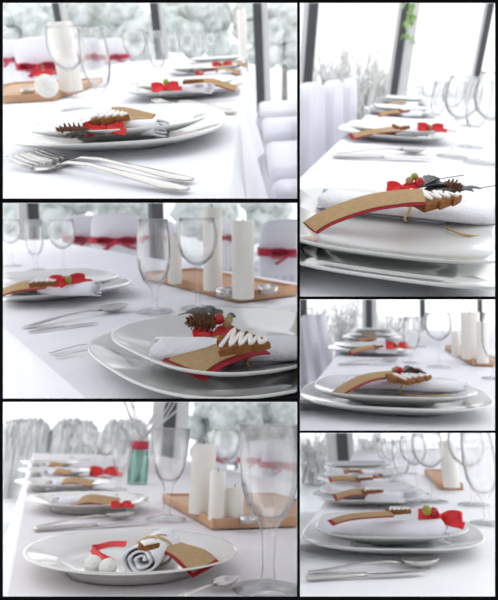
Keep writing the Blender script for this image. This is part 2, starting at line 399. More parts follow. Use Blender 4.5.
def glass(pn, px, py, hpx, prof, desc, name='wine_glass', wide=1.0, n=28, wine=False, facets=False):
    c = pn.T(px, py, .001); s = hpx*pn.mpp(c)/.2
    rings = len(prof)
    k = next(i for i, (r, z) in enumerate(prof) if z > .012 and r > .012)          # where the bowl begins
    top = max(range(rings), key=lambda i: prof[i][1])
    pr = [(r*wide, z) for r, z in prof]
    t = thing(pn, name, desc, 'glass', c, random.uniform(0, 1), 'glasses', s)
    wob = (lambda a, j: 1+.018*math.cos(12*a)) if facets else None
    part(MB().lathe(pr[:5], n), 'foot', 'crystal', t)
    part(MB().lathe([(pr[4][0], pr[4][1])]+pr[4:k], 12), 'stem', 'crystal', t)
    bw = MB().lathe(pr[k-1:], n, wob=wob); rr = (pr[top][0]+pr[top+1][0])/2
    bw.lathe([(rr+.0013*math.cos(a), .2+.0013*math.sin(a)) for a in [2*math.pi*i/8 for i in range(9)]], n, wob=wob); part(bw, 'bowl', 'crystal', t)
    return t
def loft(mb, secs):
    """secs: list of (center, halfwidth, halfthick) along x for flat cutlery; local axis x"""
    vs, fs = [], []; n = 8
    for (x, z, hw, ht) in secs:
        for k in range(n):
            a = 2*math.pi*(k+.5)/n; vs.append((x, hw*math.cos(a), z+ht*math.sin(a)))
    for i in range(len(secs)-1):
        for k in range(n): fs.append((i*n+k, i*n+(k+1) % n, (i+1)*n+(k+1) % n, (i+1)*n+k))
    fs.append(tuple(range(n-1, -1, -1))); fs.append(tuple(range((len(secs)-1)*n, len(secs)*n)))
    return mb.add(vs, fs)
def cutlery(pn, kind, a, b, desc, lift=0.002):
    """a = pixel of the working end, b = pixel of the handle end"""
    p, q = pn.T(*a, lift), pn.T(*b, lift); d = q-p; s = d.length/.2; rz = math.atan2(d.y, d.x)
    t = thing(pn, kind, desc, kind.split('_')[-1], p, rz, 'silver cutlery', s)
    h = MB()
    if kind == 'fork':
        loft(h, [(.058, .004, .0045, .0012), (.075, .0085, .003, .0014), (.10, .009, .0028, .0014), (.14, .006, .0045, .0014), (.18, .0025, .0065, .0014), (.197, .0018, .0055, .0012), (.2, .0018, .003, .001)])
        part(h, 'handle', 'silver', t)
        hd = MB(); loft(hd, [(.034, .0025, .0112, .001), (.045, .0012, .0118, .0011), (.054, .002, .0085, .0012), (.06, .0045, .0045, .0012)]); hd = part(hd, 'fork_head', 'silver', t)
        for i in range(4):
            y = -.0095+.0063*i
            part(MB().tube([(.036, y, .0022), (.02, y, .0045), (.006, y*.96, .0075), (0, y*.94, .0085)], [.0018, .0017, .0013, .0006], 6), 'tine', 'silver', hd)
    elif kind == 'table_knife':
        part(loft(MB(), [(.1, .003, .006, .003), (.12, .003, .005, .0035), (.16, .003, .0075, .0038), (.195, .003, .008, .0036), (.2, .003, .005, .002)]), 'handle', 'silver', t)
        part(loft(MB(), [(0, .002, .002, .0005), (.012, .002, .007, .0008), (.05, .002, .009, .001), (.09, .002, .0085, .0013), (.1, .003, .006, .003)]), 'blade', 'silver', t)
    else:
        loft(h, [(.055, .006, .004, .0018), (.08, .009, .003, .0016), (.12, .008, .004, .0014), (.18, .002, .0075, .0014), (.197, .0016, .006, .0012), (.2, .0016, .003, .001)]); part(h, 'handle', 'silver', t)
        bw = MB(); bw.lathe([(0, 0), (.010, .001), (.016, .005), (.0195, .0105), (.0185, .0108), (.015, .0062), (.0095, .0025), (0, .0015)], 24, sx=1.52)
        bw.tf(TR((.03, 0, 0))); part(bw, 'bowl', 'silver', t)

# ------------------------------------------------------------------ table decoration
def napkin(pn, a, b, r, desc, flat=.62, turns=2.4, taper=1.0, z=ZP, tie=None):
    """rolled napkin whose axis runs from pixel a to pixel b"""
    p, q = pn.T(*a, z+r*flat), pn.T(*b, z+r*flat); p.z = q.z = z; d = q-p; L_ = d.length
    ny, ns = 14, int(turns*22); mb = MB(); vs, fs = [], []; th = .0036
    loops = []
    for j in range(ny+1):
        v = j/ny; k = 1+(taper-1)*v
        o, i_ = [], []
        for i in range(ns+1):
            u = i/ns; an = -math.pi*.5+turns*2*math.pi*u
            rr = r*k*(1-.80*u)*(1+.03*math.sin(v*7+an*2)); ri = rr-th
            ds = .004*math.sin(v*9+an)*(1 if 0 < j < ny else .5)
            yy = v*L_+ds+(-.004*math.sin(an*3) if j in (0, ny) else 0)
            o.append((yy, rr*math.cos(an), max(0, r*flat*k+rr*flat*math.sin(an)))); i_.append((yy, ri*math.cos(an), max(.0008, r*flat*k+ri*flat*math.sin(an))))
        loops.append(o+i_[::-1])
    m = len(loops[0])
    for lp in loops: vs += lp
    for j in range(ny):
        for i in range(m): fs.append((j*m+i, j*m+(i+1) % m, (j+1)*m+(i+1) % m, (j+1)*m+i))
    for j in (0, ny):
        for i in range(ns): fs.append((j*m+i, j*m+i+1, j*m+m-2-i, j*m+m-1-i))
    mb.add(vs, fs)
    o = solo(mb, 'napkin', 'napkin', pn, desc, 'napkin', p, math.atan2(d.y, d.x), 'rolled napkins')
    if tie is not None:
        x = tie*L_; k = r*(1+(taper-1)*tie); cz = k*flat
        tb = MB().tube([(x+.002*math.sin(3*a), k*1.0*math.cos(a), max(.001, cz+cz*.93*math.sin(a))) for a in [2*math.pi*i/28 for i in range(29)]], .0017, 6)
        tb.tube(cr([(x, 0, cz*1.93), (x+.008, -.006, cz*2.0), (x+.016, -.014, cz*1.9)], 4), .0013, 5); tb.tube(cr([(x, 0, cz*1.93), (x-.008, -.004, cz*2.0), (x-.014, -.012, cz*1.9)], 4), .0013, 5)
        solo(tb, 'raffia_tie', 'raffia', pn, 'raffia tie around '+desc.replace('rolled napkin with its spiral end facing the viewer', 'the spiral napkin').replace('rolled white napkin on the', 'napkin on').replace('long rolled white napkin on the', 'long napkin on').replace('rolled ', ''), 'twine', p, math.atan2(d.y, d.x))
    return pn.dep((p+q)/2)
def place_tag(pn, pts, width, desc, dep, tilt=.45, inset=.84, wpx=None, end=.07, shift=0):
    """curved kraft strip on a red card; pts are (px, py, depth offset) along its middle, wpx two such points across it"""
    P = cr([pn.K(x, y, dep+dd) for x, y, dd in pts], 6); o = P[0].copy(); t = thing(pn, 'place_card', desc, 'card', o, group='place cards')
    f = pn.R.transposed() @ Vector((0, 1, 0)); f.z = 0; wd = f.normalized()+Vector((0, 0, tilt))
    if wpx: wd = pn.K(wpx[1][0], wpx[1][1], dep+wpx[1][2])-pn.K(wpx[0][0], wpx[0][1], dep+wpx[0][2]); width = wd.length
    part(MB().strip(P, width, .0012, wd), 'red_backing', 'red_card', t, o, label='dark red card backing')
    n = len(P); k0 = max(1, int(n*end)); Q = []; cam = Vector((0, 0, pn.h))
    for i in range(k0, n):
        tt = (P[min(i+1, n-1)]-P[i-1]).normalized(); nn = wd.cross(tt).normalized(); nn = nn if nn.dot(cam-P[i]) > 0 else -nn
        sd = (wd-tt*wd.dot(tt)).normalized(); Q.append(P[i]+nn*.0014+sd*shift)
    part(MB().strip(Q, width*inset, .001, wd), 'kraft_strip', 'kraft', t, o, label='plain brown kraft paper strip')
    return t
def cookie(pn, a, b, desc, z, wid=.8, lean=.10, th=.008):
    p, q = pn.T(*a, z), pn.T(*b, z); d = q-p; L_ = d.length; rz = math.atan2(d.y, d.x); w2 = L_*wid/2
    ol = [(0, -w2*.3), (L_*.12, -w2*.3), (L_*.14, -w2), (L_*.45, -w2*.62), (L_*.42, -w2*.82), (L_*.75, -w2*.32), (L_*.72, -w2*.5), (L_, 0), (L_*.72, w2*.5), (L_*.75, w2*.32), (L_*.42, w2*.82), (L_*.45, w2*.62), (L_*.14, w2), (L_*.12, w2*.3), (0, w2*.3)]
    t = thing(pn, 'gingerbread_cookie', desc, 'cookie', p, rz, 'gingerbread cookies')
    ln = TR((0, 0, w2*math.sin(lean)*.35)) @ Matrix.Rotation(lean, 4, 'X')
    bd = part(MB().prism(ol, th, .0018).tf(ln), 'biscuit', 'gingerbread', t)
    zz = [(L_*(.16+.75*i/9), (1 if i % 2 else -1)*w2*(.72-.62*i/9), th+.001) for i in range(10)]
    part(MB().tube(cr(zz, 4), .0021, 6).tf(ln), 'icing', 'icing', bd)
    return t
def bow_mb(s, tails=True):
    """ribbon bow of total width about 1.2 s, loops along x"""
    mb = MB()
    for sg in (-1, 1):
        lp = cr([(0, 0, .16*s), (sg*.25*s, .10*s, .24*s), (sg*.56*s, .08*s, .20*s), (sg*.58*s, -.08*s, .17*s), (sg*.28*s, -.11*s, .16*s), (0, 0, .16*s)], 4); n = len(lp)
        mb.strip(lp, [.36*s*(.45+.55*min(1, 3.5*min(i, n-1-i)/n)) for i in range(n)], .0016, (0, .35, 1))
    mb.sphere((0, -.03*s, .17*s), .11*s, 10, 7, (1, 1, 1.15))
    if tails:
        mb.strip(cr([(0, -.02*s, .14*s), (.38*s, -.2*s, .14*s), (.78*s, -.30*s, .08*s)], 5), .20*s, .0014, (0, .6, 1)); mb.strip(cr([(0, -.02*s, .14*s), (-.25*s, -.2*s, .10*s), (-.45*s, -.34*s, .04*s)], 5), .20*s, .0014, (0, .8, 1))
    return mb
def cone_mb(a, b, r):
    a, b = Vector(a), Vector(b); ax = b-a; L_ = ax.length; mb = MB()
    k = 46
    mb.lathe([(0, 0), (r*.5, L_*.06), (r*.62, L_*.4), (r*.4, L_*.85), (0, L_)], 10)
    for i in range(k):
        t = i/k; an = i*2.39996; rr = r*(.62+.38*math.sin(math.pi*min(1, .15+t*.8)))*(1 if t < .7 else 1-(t-.7)*1.8); z = L_*(.03+.9*t)
        o = Vector((math.cos(an), math.sin(an), 0)); sd = Vector((-math.sin(an), math.cos(an), 0)); up = Vector((0, 0, 1)); h = r*.36
        base = o*rr*.35+up*z; tip = o*rr*1.08+up*(z+h*.75)
        vs = [base-sd*h*.5-up*h*.2, base+sd*h*.5-up*h*.2, tip+sd*h*.62-up*h*.12, tip+o*h*.12+up*h*.22, tip-sd*h*.62-up*h*.12, base+up*h*.5]
        mb.add(vs, [(0, 1, 2, 3, 4), (5, 3, 2, 1), (5, 4, 3), (5, 0, 4), (0, 5, 1)], True)
    return mb.tf(TR(a) @ ax.to_track_quat('Z', 'Y').to_matrix().to_4x4())
def leaf_mb(a, b, wid, arch=.25):
    a, b = Vector(a), Vector(b); d = b-a; L_ = d.length; n = 12; top = []; mb = MB(); sd = d.cross(Vector((0, 0, 1))).normalized()
    vs, fs = [], []
    for i in range(n+1):
        t = i/n; ww = wid*.5*(math.sin(math.pi*min(1, t*1.02))**.8+.02)*(1+.10*(-1)**i); c = a+d*t+Vector((0, 0, arch*L_*math.sin(math.pi*t)))
        vs += [c-sd*ww+Vector((0, 0, ww*.35)), c, c+sd*ww+Vector((0, 0, ww*.35)), c+Vector((0, 0, -.0012))]
    for i in range(n):
        k = i*4
        for (p, q) in ((0, 1), (1, 2), (2, 3), (3, 0)): fs.append((k+p, k+q, k+4+q, k+4+p))
    fs += [(0, 1, 2, 3), (n*4+3, n*4+2, n*4+1, n*4)]
    return mb.add(vs, fs, True)
def sprig(pn, at, desc, dep, bow=None, cone=None, berries=(), leaves=(), wires=(), z=ZP):
    """every piece is given by (px, py) and an offset from depth dep"""
    dep = pn.dep(pn.T(*at, ZP+.012)) if dep is None else dep
    o = pn.K(*at, dep); t = thing(pn, 'christmas_sprig', desc, 'decoration', o, group='festive table sprigs')
    if bow:
        (x, y, s, rz, dd) = bow; c = pn.K(x, y, dep+dd); part(bow_mb(s).tf(TR(c-Vector((0, 0, .15*s))) @ RZ(rz)), 'ribbon_bow', 'red_satin', t, o)
    if cone:
        (a, b, r, dd) = cone; part(cone_mb(pn.K(*a, dep+dd), pn.K(*b, dep+dd), r), 'pine_cone', 'pinecone', t, o, False)
    for (x, y, m, r, dd) in berries: part(MB().sphere(pn.K(x, y, dep+dd), r, 16, 10), 'berry', 'berry_'+m, t, o)
    for (a, b, wd_, dd) in leaves: part(leaf_mb(pn.K(*a, dep+dd), pn.K(*b, dep+dd), wd_, .08), 'leaf', 'leaf', t, o, False)
    for pts in wires: part(MB().tube(cr([pn.K(x, y, dep+dd) for x, y, dd in pts], 5), .0007, 5), 'wire', 'leaf', t, o)
    return t
# ------------------------------------------------------------------ candles, trays, chairs
def candle(pn, px, py, wpx, hpx, desc, z=.016, group='pillar candles'):
    c = pn.T(px, py, z); k = pn.mpp(c); r, h = wpx*k/2, hpx*k
    t = thing(pn, 'pillar_candle', desc, 'candle', c, random.uniform(0, 6), group)
    part(MB().lathe([(0, 0), (r*.97, 0), (r, r*.06), (r, h-r*.12), (r*.95, h), (r*.8, h-r*.05), (r*.4, h-r*.18), (0, h-r*.22)], 32, wob=lambda a, j: 1+.006*math.sin(3*a+j)), 'wax_body', 'wax', t)
    part(MB().tube([(0, 0, h-r*.25), (r*.04, 0, h+r*.12), (r*.14, 0, h+r*.3)], r*.05, 6), 'wick', 'wick', t)
def tealight(pn, px, py, desc, z=.016, r=.019):
    c = pn.T(px, py, z); t = thing(pn, 'tealight', desc, 'candle', c, group='tealights')
    part(MB().lathe([(0, 0), (r, 0), (r*1.02, .015), (r*.97, .015), (r*.95, .003), (0, .003)], 20), 'cup', 'silver', t)
    part(MB().lathe([(0, .003), (r*.93, .003), (r*.93, .011), (0, .0115)], 20), 'wax_body', 'wax', t)
def tray(pn, x0, x1, y0, y1, desc, h=.016):
    c = Vector(((x0+x1)/2, (y0+y1)/2, 0)); t = thing(pn, 'candle_tray', desc, 'tray', c+Vector((0, 0, .0012)))
    w_, l_ = x1-x0, y1-y0
    part(MB().box((0, 0, .007), (w_-.01, l_-.01, .014), .001), 'tray_base', 'wood', t)
    for sg in (-1, 1):
        part(MB().box((sg*(w_/2-.004), 0, h/2+.002), (.008, l_, h+.004), .0015), 'rim', 'wood', t); part(MB().box((0, sg*(l_/2-.004), h/2+.002), (w_-.016, .008, h+.004), .0015), 'rim', 'wood', t)
def chair(pn, p, rz, desc, sash=True, s=1.0, top=.95, wid=.46):
    t = thing(pn, 'covered_chair', desc, 'chair', p, rz, 'white covered banquet chairs', s)
    hw = wid/2
    ol = [(-hw, .40), (-hw*1.0, top-.16), (-hw*.93, top-.05), (-hw*.75, top-.008), (-hw*.35, top+.006), (hw*.35, top+.006), (hw*.75, top-.008), (hw*.93, top-.05), (hw, top-.16), (hw, .40)]
    bk = MB().prism(ol, .07, .02); bk.tf(TR((0, .25, 0)) @ Matrix.Rotation(math.pi/2, 4, 'X')); bk.tf(TR((0, .2, .44)) @ Matrix.Rotation(-.10, 4, 'X') @ TR((0, -.2, -.44))); part(bk, 'backrest_cover', 'chair_cover', t)
    part(MB().box((0, 0, .445), (wid, .46, .07), .03), 'seat_cover', 'chair_cover', t)
    sk, n = MB(), 120; vs, fs = [], []
    for (z, am, gr) in ((.43, .0, 0), (.40, .006, .004), (.25, .014, .012), (.10, .02, .02), (.015, .024, .026)):
        for i in range(n):
            a = 2*math.pi*i/n; k = 1/(abs(math.cos(a))**8+abs(math.sin(a))**8)**(1/8)
            e = am*math.sin(a*26)+gr; vs.append(((hw+.004+e)*k*math.cos(a), (.234+e)*k*math.sin(a), z))
    for r in range(4):
        for i in range(n): fs.append((r*n+i, r*n+(i+1) % n, (r+1)*n+(i+1) % n, (r+1)*n+i))
    part(sk.add(vs, fs), 'skirt', 'chair_cover', t)
    if sash:
        k = wid+.012; y = .232; dz = top-.24-.71; band = MB()
        band.strip(cr([(-k/2, y-.05, .71+dz), (-k/2, y+.045, .705+dz), (-k/4, y+.058, .70+dz), (0, y+.06, .695+dz), (k/4, y+.058, .70+dz), (k/2, y+.045, .705+dz), (k/2, y-.05, .71+dz)], 3), .06, .006, (0, 0, 1))
        band.strip([(-k/2, y-.05, .71+dz), (k/2, y-.05, .71+dz)], .06, .006, (0, 0, 1)); sh = part(band, 'sash', 'sash_red', t)
        bw = bow_mb(.26); bw.tf(TR((0, y+.06, .70+dz)) @ Matrix.Rotation(-math.pi/2, 4, 'X') @ RZ(math.pi)); bw.tf(TR((0, 0, 0))); part(bw, 'sash_bow', 'sash_red', sh)
    return t
def chair_at(pn, px, ytop, wpx, desc, rz=0, sash=True, top=.95, wid=.46):
    """free-standing chair whose back is wpx wide in the picture, its top edge at ytop"""
    mpp = wid/wpx; d = mpp*F; p = pn.K(px, ytop, d); p.y += .25; chair(pn, (p.x, p.y, -.74), rz+math.pi, desc, sash, 1.0, .74+p.z, wid); return p

#SCENES
def shrubs(pn, lst, seed, **kw):
    for i, (x, y, d, w_, h_, desc) in enumerate(lst): shrub(pn, x, y, d, w_, h_, desc, seed=seed+i, **kw)
def glassware(pn, lst):
    for (x, y, h, prof, d, wide) in lst: glass(pn, x, y, h, prof, d, wide=wide, facets=prof is not GOBLET)
def setting(pn, i, n0, n1, tagp, bowp, ck=None, r=.02, tw=.03, bs=.05, what='plate'):
    """a distant place setting: napkin, place card, cookie and bow"""
    d = napkin(pn, n0, n1, r, f'rolled white napkin on the {ORD[i]} {what}')
    place_tag(pn, [(x, y, -.02) for x, y in tagp], tw, f'curved brown place card on the {ORD[i]} {what}', d)
    if ck: cookie(pn, ck[0], ck[1], f'gingerbread cookie on the {ORD[i]} {what}', ZP+1.24*r, wid=.9)
    if bowp: sprig(pn, bowp, f'red bow with green bauble on the {ORD[i]} {what}', d, bow=(*bowp, bs, .1, -.02), berries=[(bowp[0], bowp[1]-4*.3/d, 'green', .007, -.025), (bowp[0]-6*.5/d, bowp[1]-3*.4/d, 'red', .007, -.025)])
# ================================================================== A: top left
def scene_A():
    pn = A; xr = pn.T(236, 126).x
    floor(pn, -4, 3, .2, 5.2); windows(pn, 5.3, 40, [(60, 66, 'charcoal'), (66, 71, 'pale_frame'), (154.5, 162, 'charcoal'), (162, 166, 'pale_frame'), (254, 262.5, 'charcoal'), (262.5, 269, 'pale_frame')])
    snow(pn, 5.3)
    shrubs(pn, [(20, 22, 9, 44, 60, 'snowy shrub behind the chair at far left'), (48, 28, 10, 36, 50, 'snowy shrub just left of the first dark post'), (95, 20, 10, 50, 60, 'snowy shrub above the tapered water glass'), (132, 24, 9, 40, 60, 'snowy shrub just left of the middle post'), (185, 20, 10, 44, 60, 'snowy shrub right of the middle post'), (215, 24, 11, 40, 60, 'snowy shrub behind the tall thin candle'), (243, 26, 9, 32, 60, 'snowy shrub just left of the right post'), (283, 30, 9, 40, 70, 'snowy shrub in the rightmost pane')], 0)
    tablecloth(pn, -.85, xr, -.3, 3.95, .27, 'long white tablecloth with folds hanging at its right edge')
    plates(pn, [(-.199, .855), (-.169, 1.512), (-.165, 2.2), (-.16, 2.9)])
    glassware(pn, [(77, 110, 76, GOBLET, 'round wine goblet with pillar candle seen behind it', 1.2), (104, 113, 76, FLUTE, 'straight tapered water glass beside the nearest goblet', 1.25), (140, 84, 49, GOBLET, 'round wine goblet behind the second plate', 1.2), (160, 83, 47, FLUTE, 'tapered water glass behind the second plate', 1.25),
        (176, 73, 36, FLUTE, 'small distant water glass left of the third plate', 1.25), (190, 71, 34, GOBLET, 'small distant goblet behind the third plate', 1.2), (200, 61, 26, FLUTE, 'small distant water glass behind the fourth plate', 1.25), (212, 60, 24, GOBLET, 'smallest distant goblet near the table end', 1.2)])
    cutlery(pn, 'fork', (33, 160), (192, 182), 'silver fork nearest the large plate'); cutlery(pn, 'fork', (18, 164), (188, 192), 'silver fork lying closest to the bottom edge')
    cutlery(pn, 'fork', (155, 104), (232, 110), 'silver fork in front of the second plate'); cutlery(pn, 'table_knife', (170, 109), (236, 114), 'silver knife in front of the second plate')
    a, b = pn.T(54, 101), pn.T(106, 83); tray(pn, a.x-.34, a.x, a.y, b.y, 'wooden candle tray holding white ball and candle')
    candle(pn, 72, 91, 22, 62, 'white pillar candle behind the round goblet'); tealight(pn, 28, 93.5, 'silver tealight left of white ball')
    c = pn.T(49, 97.5, .016); k = pn.mpp(c)*11.3
    t = thing(pn, 'ball_ornament', 'white ball with red ribbon on wooden tray', 'ornament', c)
    part(MB().sphere((0, 0, k*.98), k, 28, 18), 'ball', 'felt', t); part(bow_mb(k*1.2).tf(TR((-.004, 0, k*1.85)) @ RZ(.3)), 'ribbon', 'red_satin', t)
    part(MB().tube(cr([(0, 0, k*1.9), (k*.1, 0, k*2.5), (-k*.1, 0, k*2.6), (0, 0, k*1.9)], 5), .0008, 5), 'hanger', 'raffia', t)
    d = napkin(pn, (162, 127), (84, 123), .021, 'rolled white napkin on the nearest plate', taper=.7, tie=.35)
    cookie(pn, (97, 121), (131, 122), 'gingerbread cookie with white icing on nearest napkin', .044, wid=.9, lean=.2)
    place_tag(pn, [(108, 112.5, .01), (125, 113, 0), (152, 119, -.005)], .030, 'brown place card lying on the nearest napkin', d, .35)
    sprig(pn, (95, 132), 'red bow with brown cone and grey leaf on nearest plate', d-.05, bow=(104, 129, .044, -.1, 0), cone=((90, 131), (55, 130), .010, -.005), berries=[(99, 121, 'red', .005, .01), (106, 120, 'green', .005, .01)], leaves=[((107, 136), (66, 136), .032, -.01), ((100, 134), (78, 133), .03, .012)])
    setting(pn, 1, (210, 88), (185, 86), [(200, 82), (215, 82.5), (236, 89)], None, ((186, 83), (204, 83))); sprig(pn, (165, 91), 'red bow with green bauble on the second plate', None, bow=(165, 87.5, .05, .1, 0), berries=[(166, 82, 'green', .007, 0)])
    setting(pn, 2, (228, 73.5), (208, 73), [(216, 70.5), (224, 70), (240, 73)], None, ((206, 71), (216, 71)))
    sprig(pn, (193, 74), 'dark leafy sprig on the third plate', None, bow=(201, 74, .03, 0, 0), leaves=[((199, 74.5), (187, 73.5), .04, 0), ((198, 74), (189, 70.5), .04, 0)], berries=[(197, 72.5, 'red', .008, -.02)])
    setting(pn, 3, (238, 65.5), (226, 65.5), [(226, 63.5), (234, 63), (246, 65)], (222, 65.5), None, bs=.06)
    candle(pn, 243.5, 59, 9, 44, 'tall thin white candle at the far table end', z=.001)
    chair_at(pn, 36, 37, 50, 'white covered chair with red sash left of the candle', 0); chair_at(pn, 114, 38, 32, 'white covered chair with red sash behind the tapered glass', -.2)
    chair_at(pn, 3, 40, 34, 'white covered chair with red sash at the left edge', .2); chair_at(pn, 84, 39, 30, 'white covered chair with red sash behind the round goblet', .1)
    for i, y in enumerate((1.35, 1.95, 2.6, 3.3)): chair(pn, (xr+.31, y, -.74), -math.pi/2, f'{ORD[i]} white covered chair with pleated skirt at the right', False, 1.0, .93)
scene_A()

# ================================================================== B: tall top right
def scene_B():
    pn = B; xl = pn.T(330, 150).x
    floor(pn, -4, 4, .2, 5.9)
    windows(pn, 6.0, 60, [(300, 305.5, 'pale_frame'), (305.5, 314, 'charcoal'), (391, 395, 'pale_frame'), (395, 402, 'charcoal'), (402, 412, 'pale_frame'), (474, 477, 'pale_frame'), (477, 483, 'charcoal')], rail=[(1.02, .07)])
    snow(pn, 6.0)
    for i, (x, y, w_, h_, ds) in enumerate([(332, 76, 36, 44, 'pale leafless shrub behind the nearest chair'), (360, 70, 40, 52, 'tallest pale leafless shrub in the left pane'), (384, 80, 24, 36, 'pale leafless shrub just left of the middle post'), (440, 90, 60, 16, 'low pale leafless shrub in the right pane')]): bare_bush(pn, x, y, 9+.5*i, w_, h_, ds, seed=i)
    o = pn.Y(410, 4, 5.8); t = thing(pn, 'hanging_ivy', 'green ivy trailing down beside the window post', 'plant', o)
    rnd = random.Random(3); st = [pn.Y(410+3*math.sin(i), 2+6*i, 5.75) for i in range(8)]
    part(MB().tube(st, .006, 5), 'stem', 'ivy', t, o)
    for i in range(26):
        q = pn.Y(410+rnd.uniform(-5, 5), 3+rnd.random()**1.6*40, 5.75+rnd.uniform(-.08, .05)); e = q+Vector((rnd.uniform(-.05, .05), rnd.uniform(-.03, .03), -.06)); part(leaf_mb(q, e, .045, .1), 'leaf', 'ivy', t, o, False)
    tablecloth(pn, xl, xl+1.5, -.3, 4.8, .24, 'long white tablecloth beside a row of chairs', seed=2)
    plates(pn, [(0, .59), (-.03, 1.68), (-.03, 2.65), (-.03, 3.6)])
    cutlery(pn, 'table_knife', (432, 160), (332, 157.5), 'silver knife in front of the second plate'); cutlery(pn, 'table_spoon', (425, 153), (336, 153.5), 'silver spoon in front of the second plate')
    for i, y in enumerate((2.45, 3.2, 4.1)): chair(pn, (xl+.0, y, -.74), math.pi/2, f'{ORD[i]} white covered chair along the left side', False, 1.0, .865)
    chair_at(pn, 476, 73, 20, 'white covered chair back beyond the glasses', 0, False)
    glassware(pn, [(452, 157, 75, GOBLET, 'wine goblet behind the crossing stems', 1.2), (482, 163, 84, GOBLET, 'large wine goblet at the right edge', 1.25), (470, 147, 62, FLUTE, 'tapered water glass between two goblets', 1.25), (434, 128, 42, FLUTE, 'tapered water glass right of second plate', 1.25), (447, 131, 46, GOBLET, 'goblet behind the tapered glass', 1.2), (425, 113, 30, GOBLET, 'small goblet right of third plate', 1.2), (436, 115, 31, FLUTE, 'small distant water glass', 1.25), (456, 120, 36, FLUTE, 'slender flute in the middle distance', 1.0), (434, 104, 22, FLUTE, 'smallest water glass at the back', 1.25), (468, 126, 44, FLUTE, 'water glass before the far chair', 1.25)])
    d = napkin(pn, (322, 199), (516, 219), .030, 'long rolled white napkin on the nearest plate', flat=.5, tie=.46)
    cookie(pn, (402, 206), (461, 204), 'iced gingerbread cookie on top of the long napkin', .0525, wid=.7, th=.010)
    place_tag(pn, [(302, 233.5, -.06), (328, 217.5, -.06), (366, 204, -.07), (400, 198.5, -.08), (424, 197, -.085)], .03, 'long curved kraft place card with red backing', d, wpx=((301, 226, .015), (307, 240, -.012)), shift=-.001, end=.10)
    P = [pn.T(x, y, ZP+.004) for x, y in [(446, 228), (466, 235), (490, 236), (502, 233)]]
    solo(MB().tube(cr(P, 5), .0016, 6), 'raffia_strand', 'raffia', pn, 'loose raffia strand below the long napkin', 'twine', P[0], origin=P[0])
    sprig(pn, (420, 196), 'grey leaf sprig with berries, pine cone and red ribbon', d+.02, bow=(402, 188, .030, .2, .0), cone=((442, 187), (461, 188), .010, 0), berries=[(419.5, 182, 'red', .0062, -.005), (414.5, 176.5, 'green', .0048, 0), (409.5, 180.5, 'gold', .0050, 0)], leaves=[((410, 190), (452, 188), .035, .005), ((416, 189), (440, 178), .026, .012), ((446, 192), (474, 191), .026, .004), ((420, 193), (460, 192), .024, 0), ((456, 193), (482, 188), .012, .006)], wires=[[(425, 184, .005), (440, 179, .01), (464, 175, .015)], [(478, 189, .006), (486, 187, .01), (499, 185, .014)], [(428, 182, 0), (434, 177, 0), (440, 181, 0)]])
    setting(pn, 1, (428, 132), (396, 131), [(350, 137), (372, 132), (404, 128.5)], (430, 128), ((394, 129), (410, 129)), bs=.055)
    setting(pn, 2, (420, 113), (402, 113), [(378, 115.5), (390, 112.5), (408, 111.5)], None, ((400, 112), (410, 112)))
    setting(pn, 3, (416, 104), (404, 104), [(384, 105.5), (394, 103.5), (408, 103)], None)
scene_B()

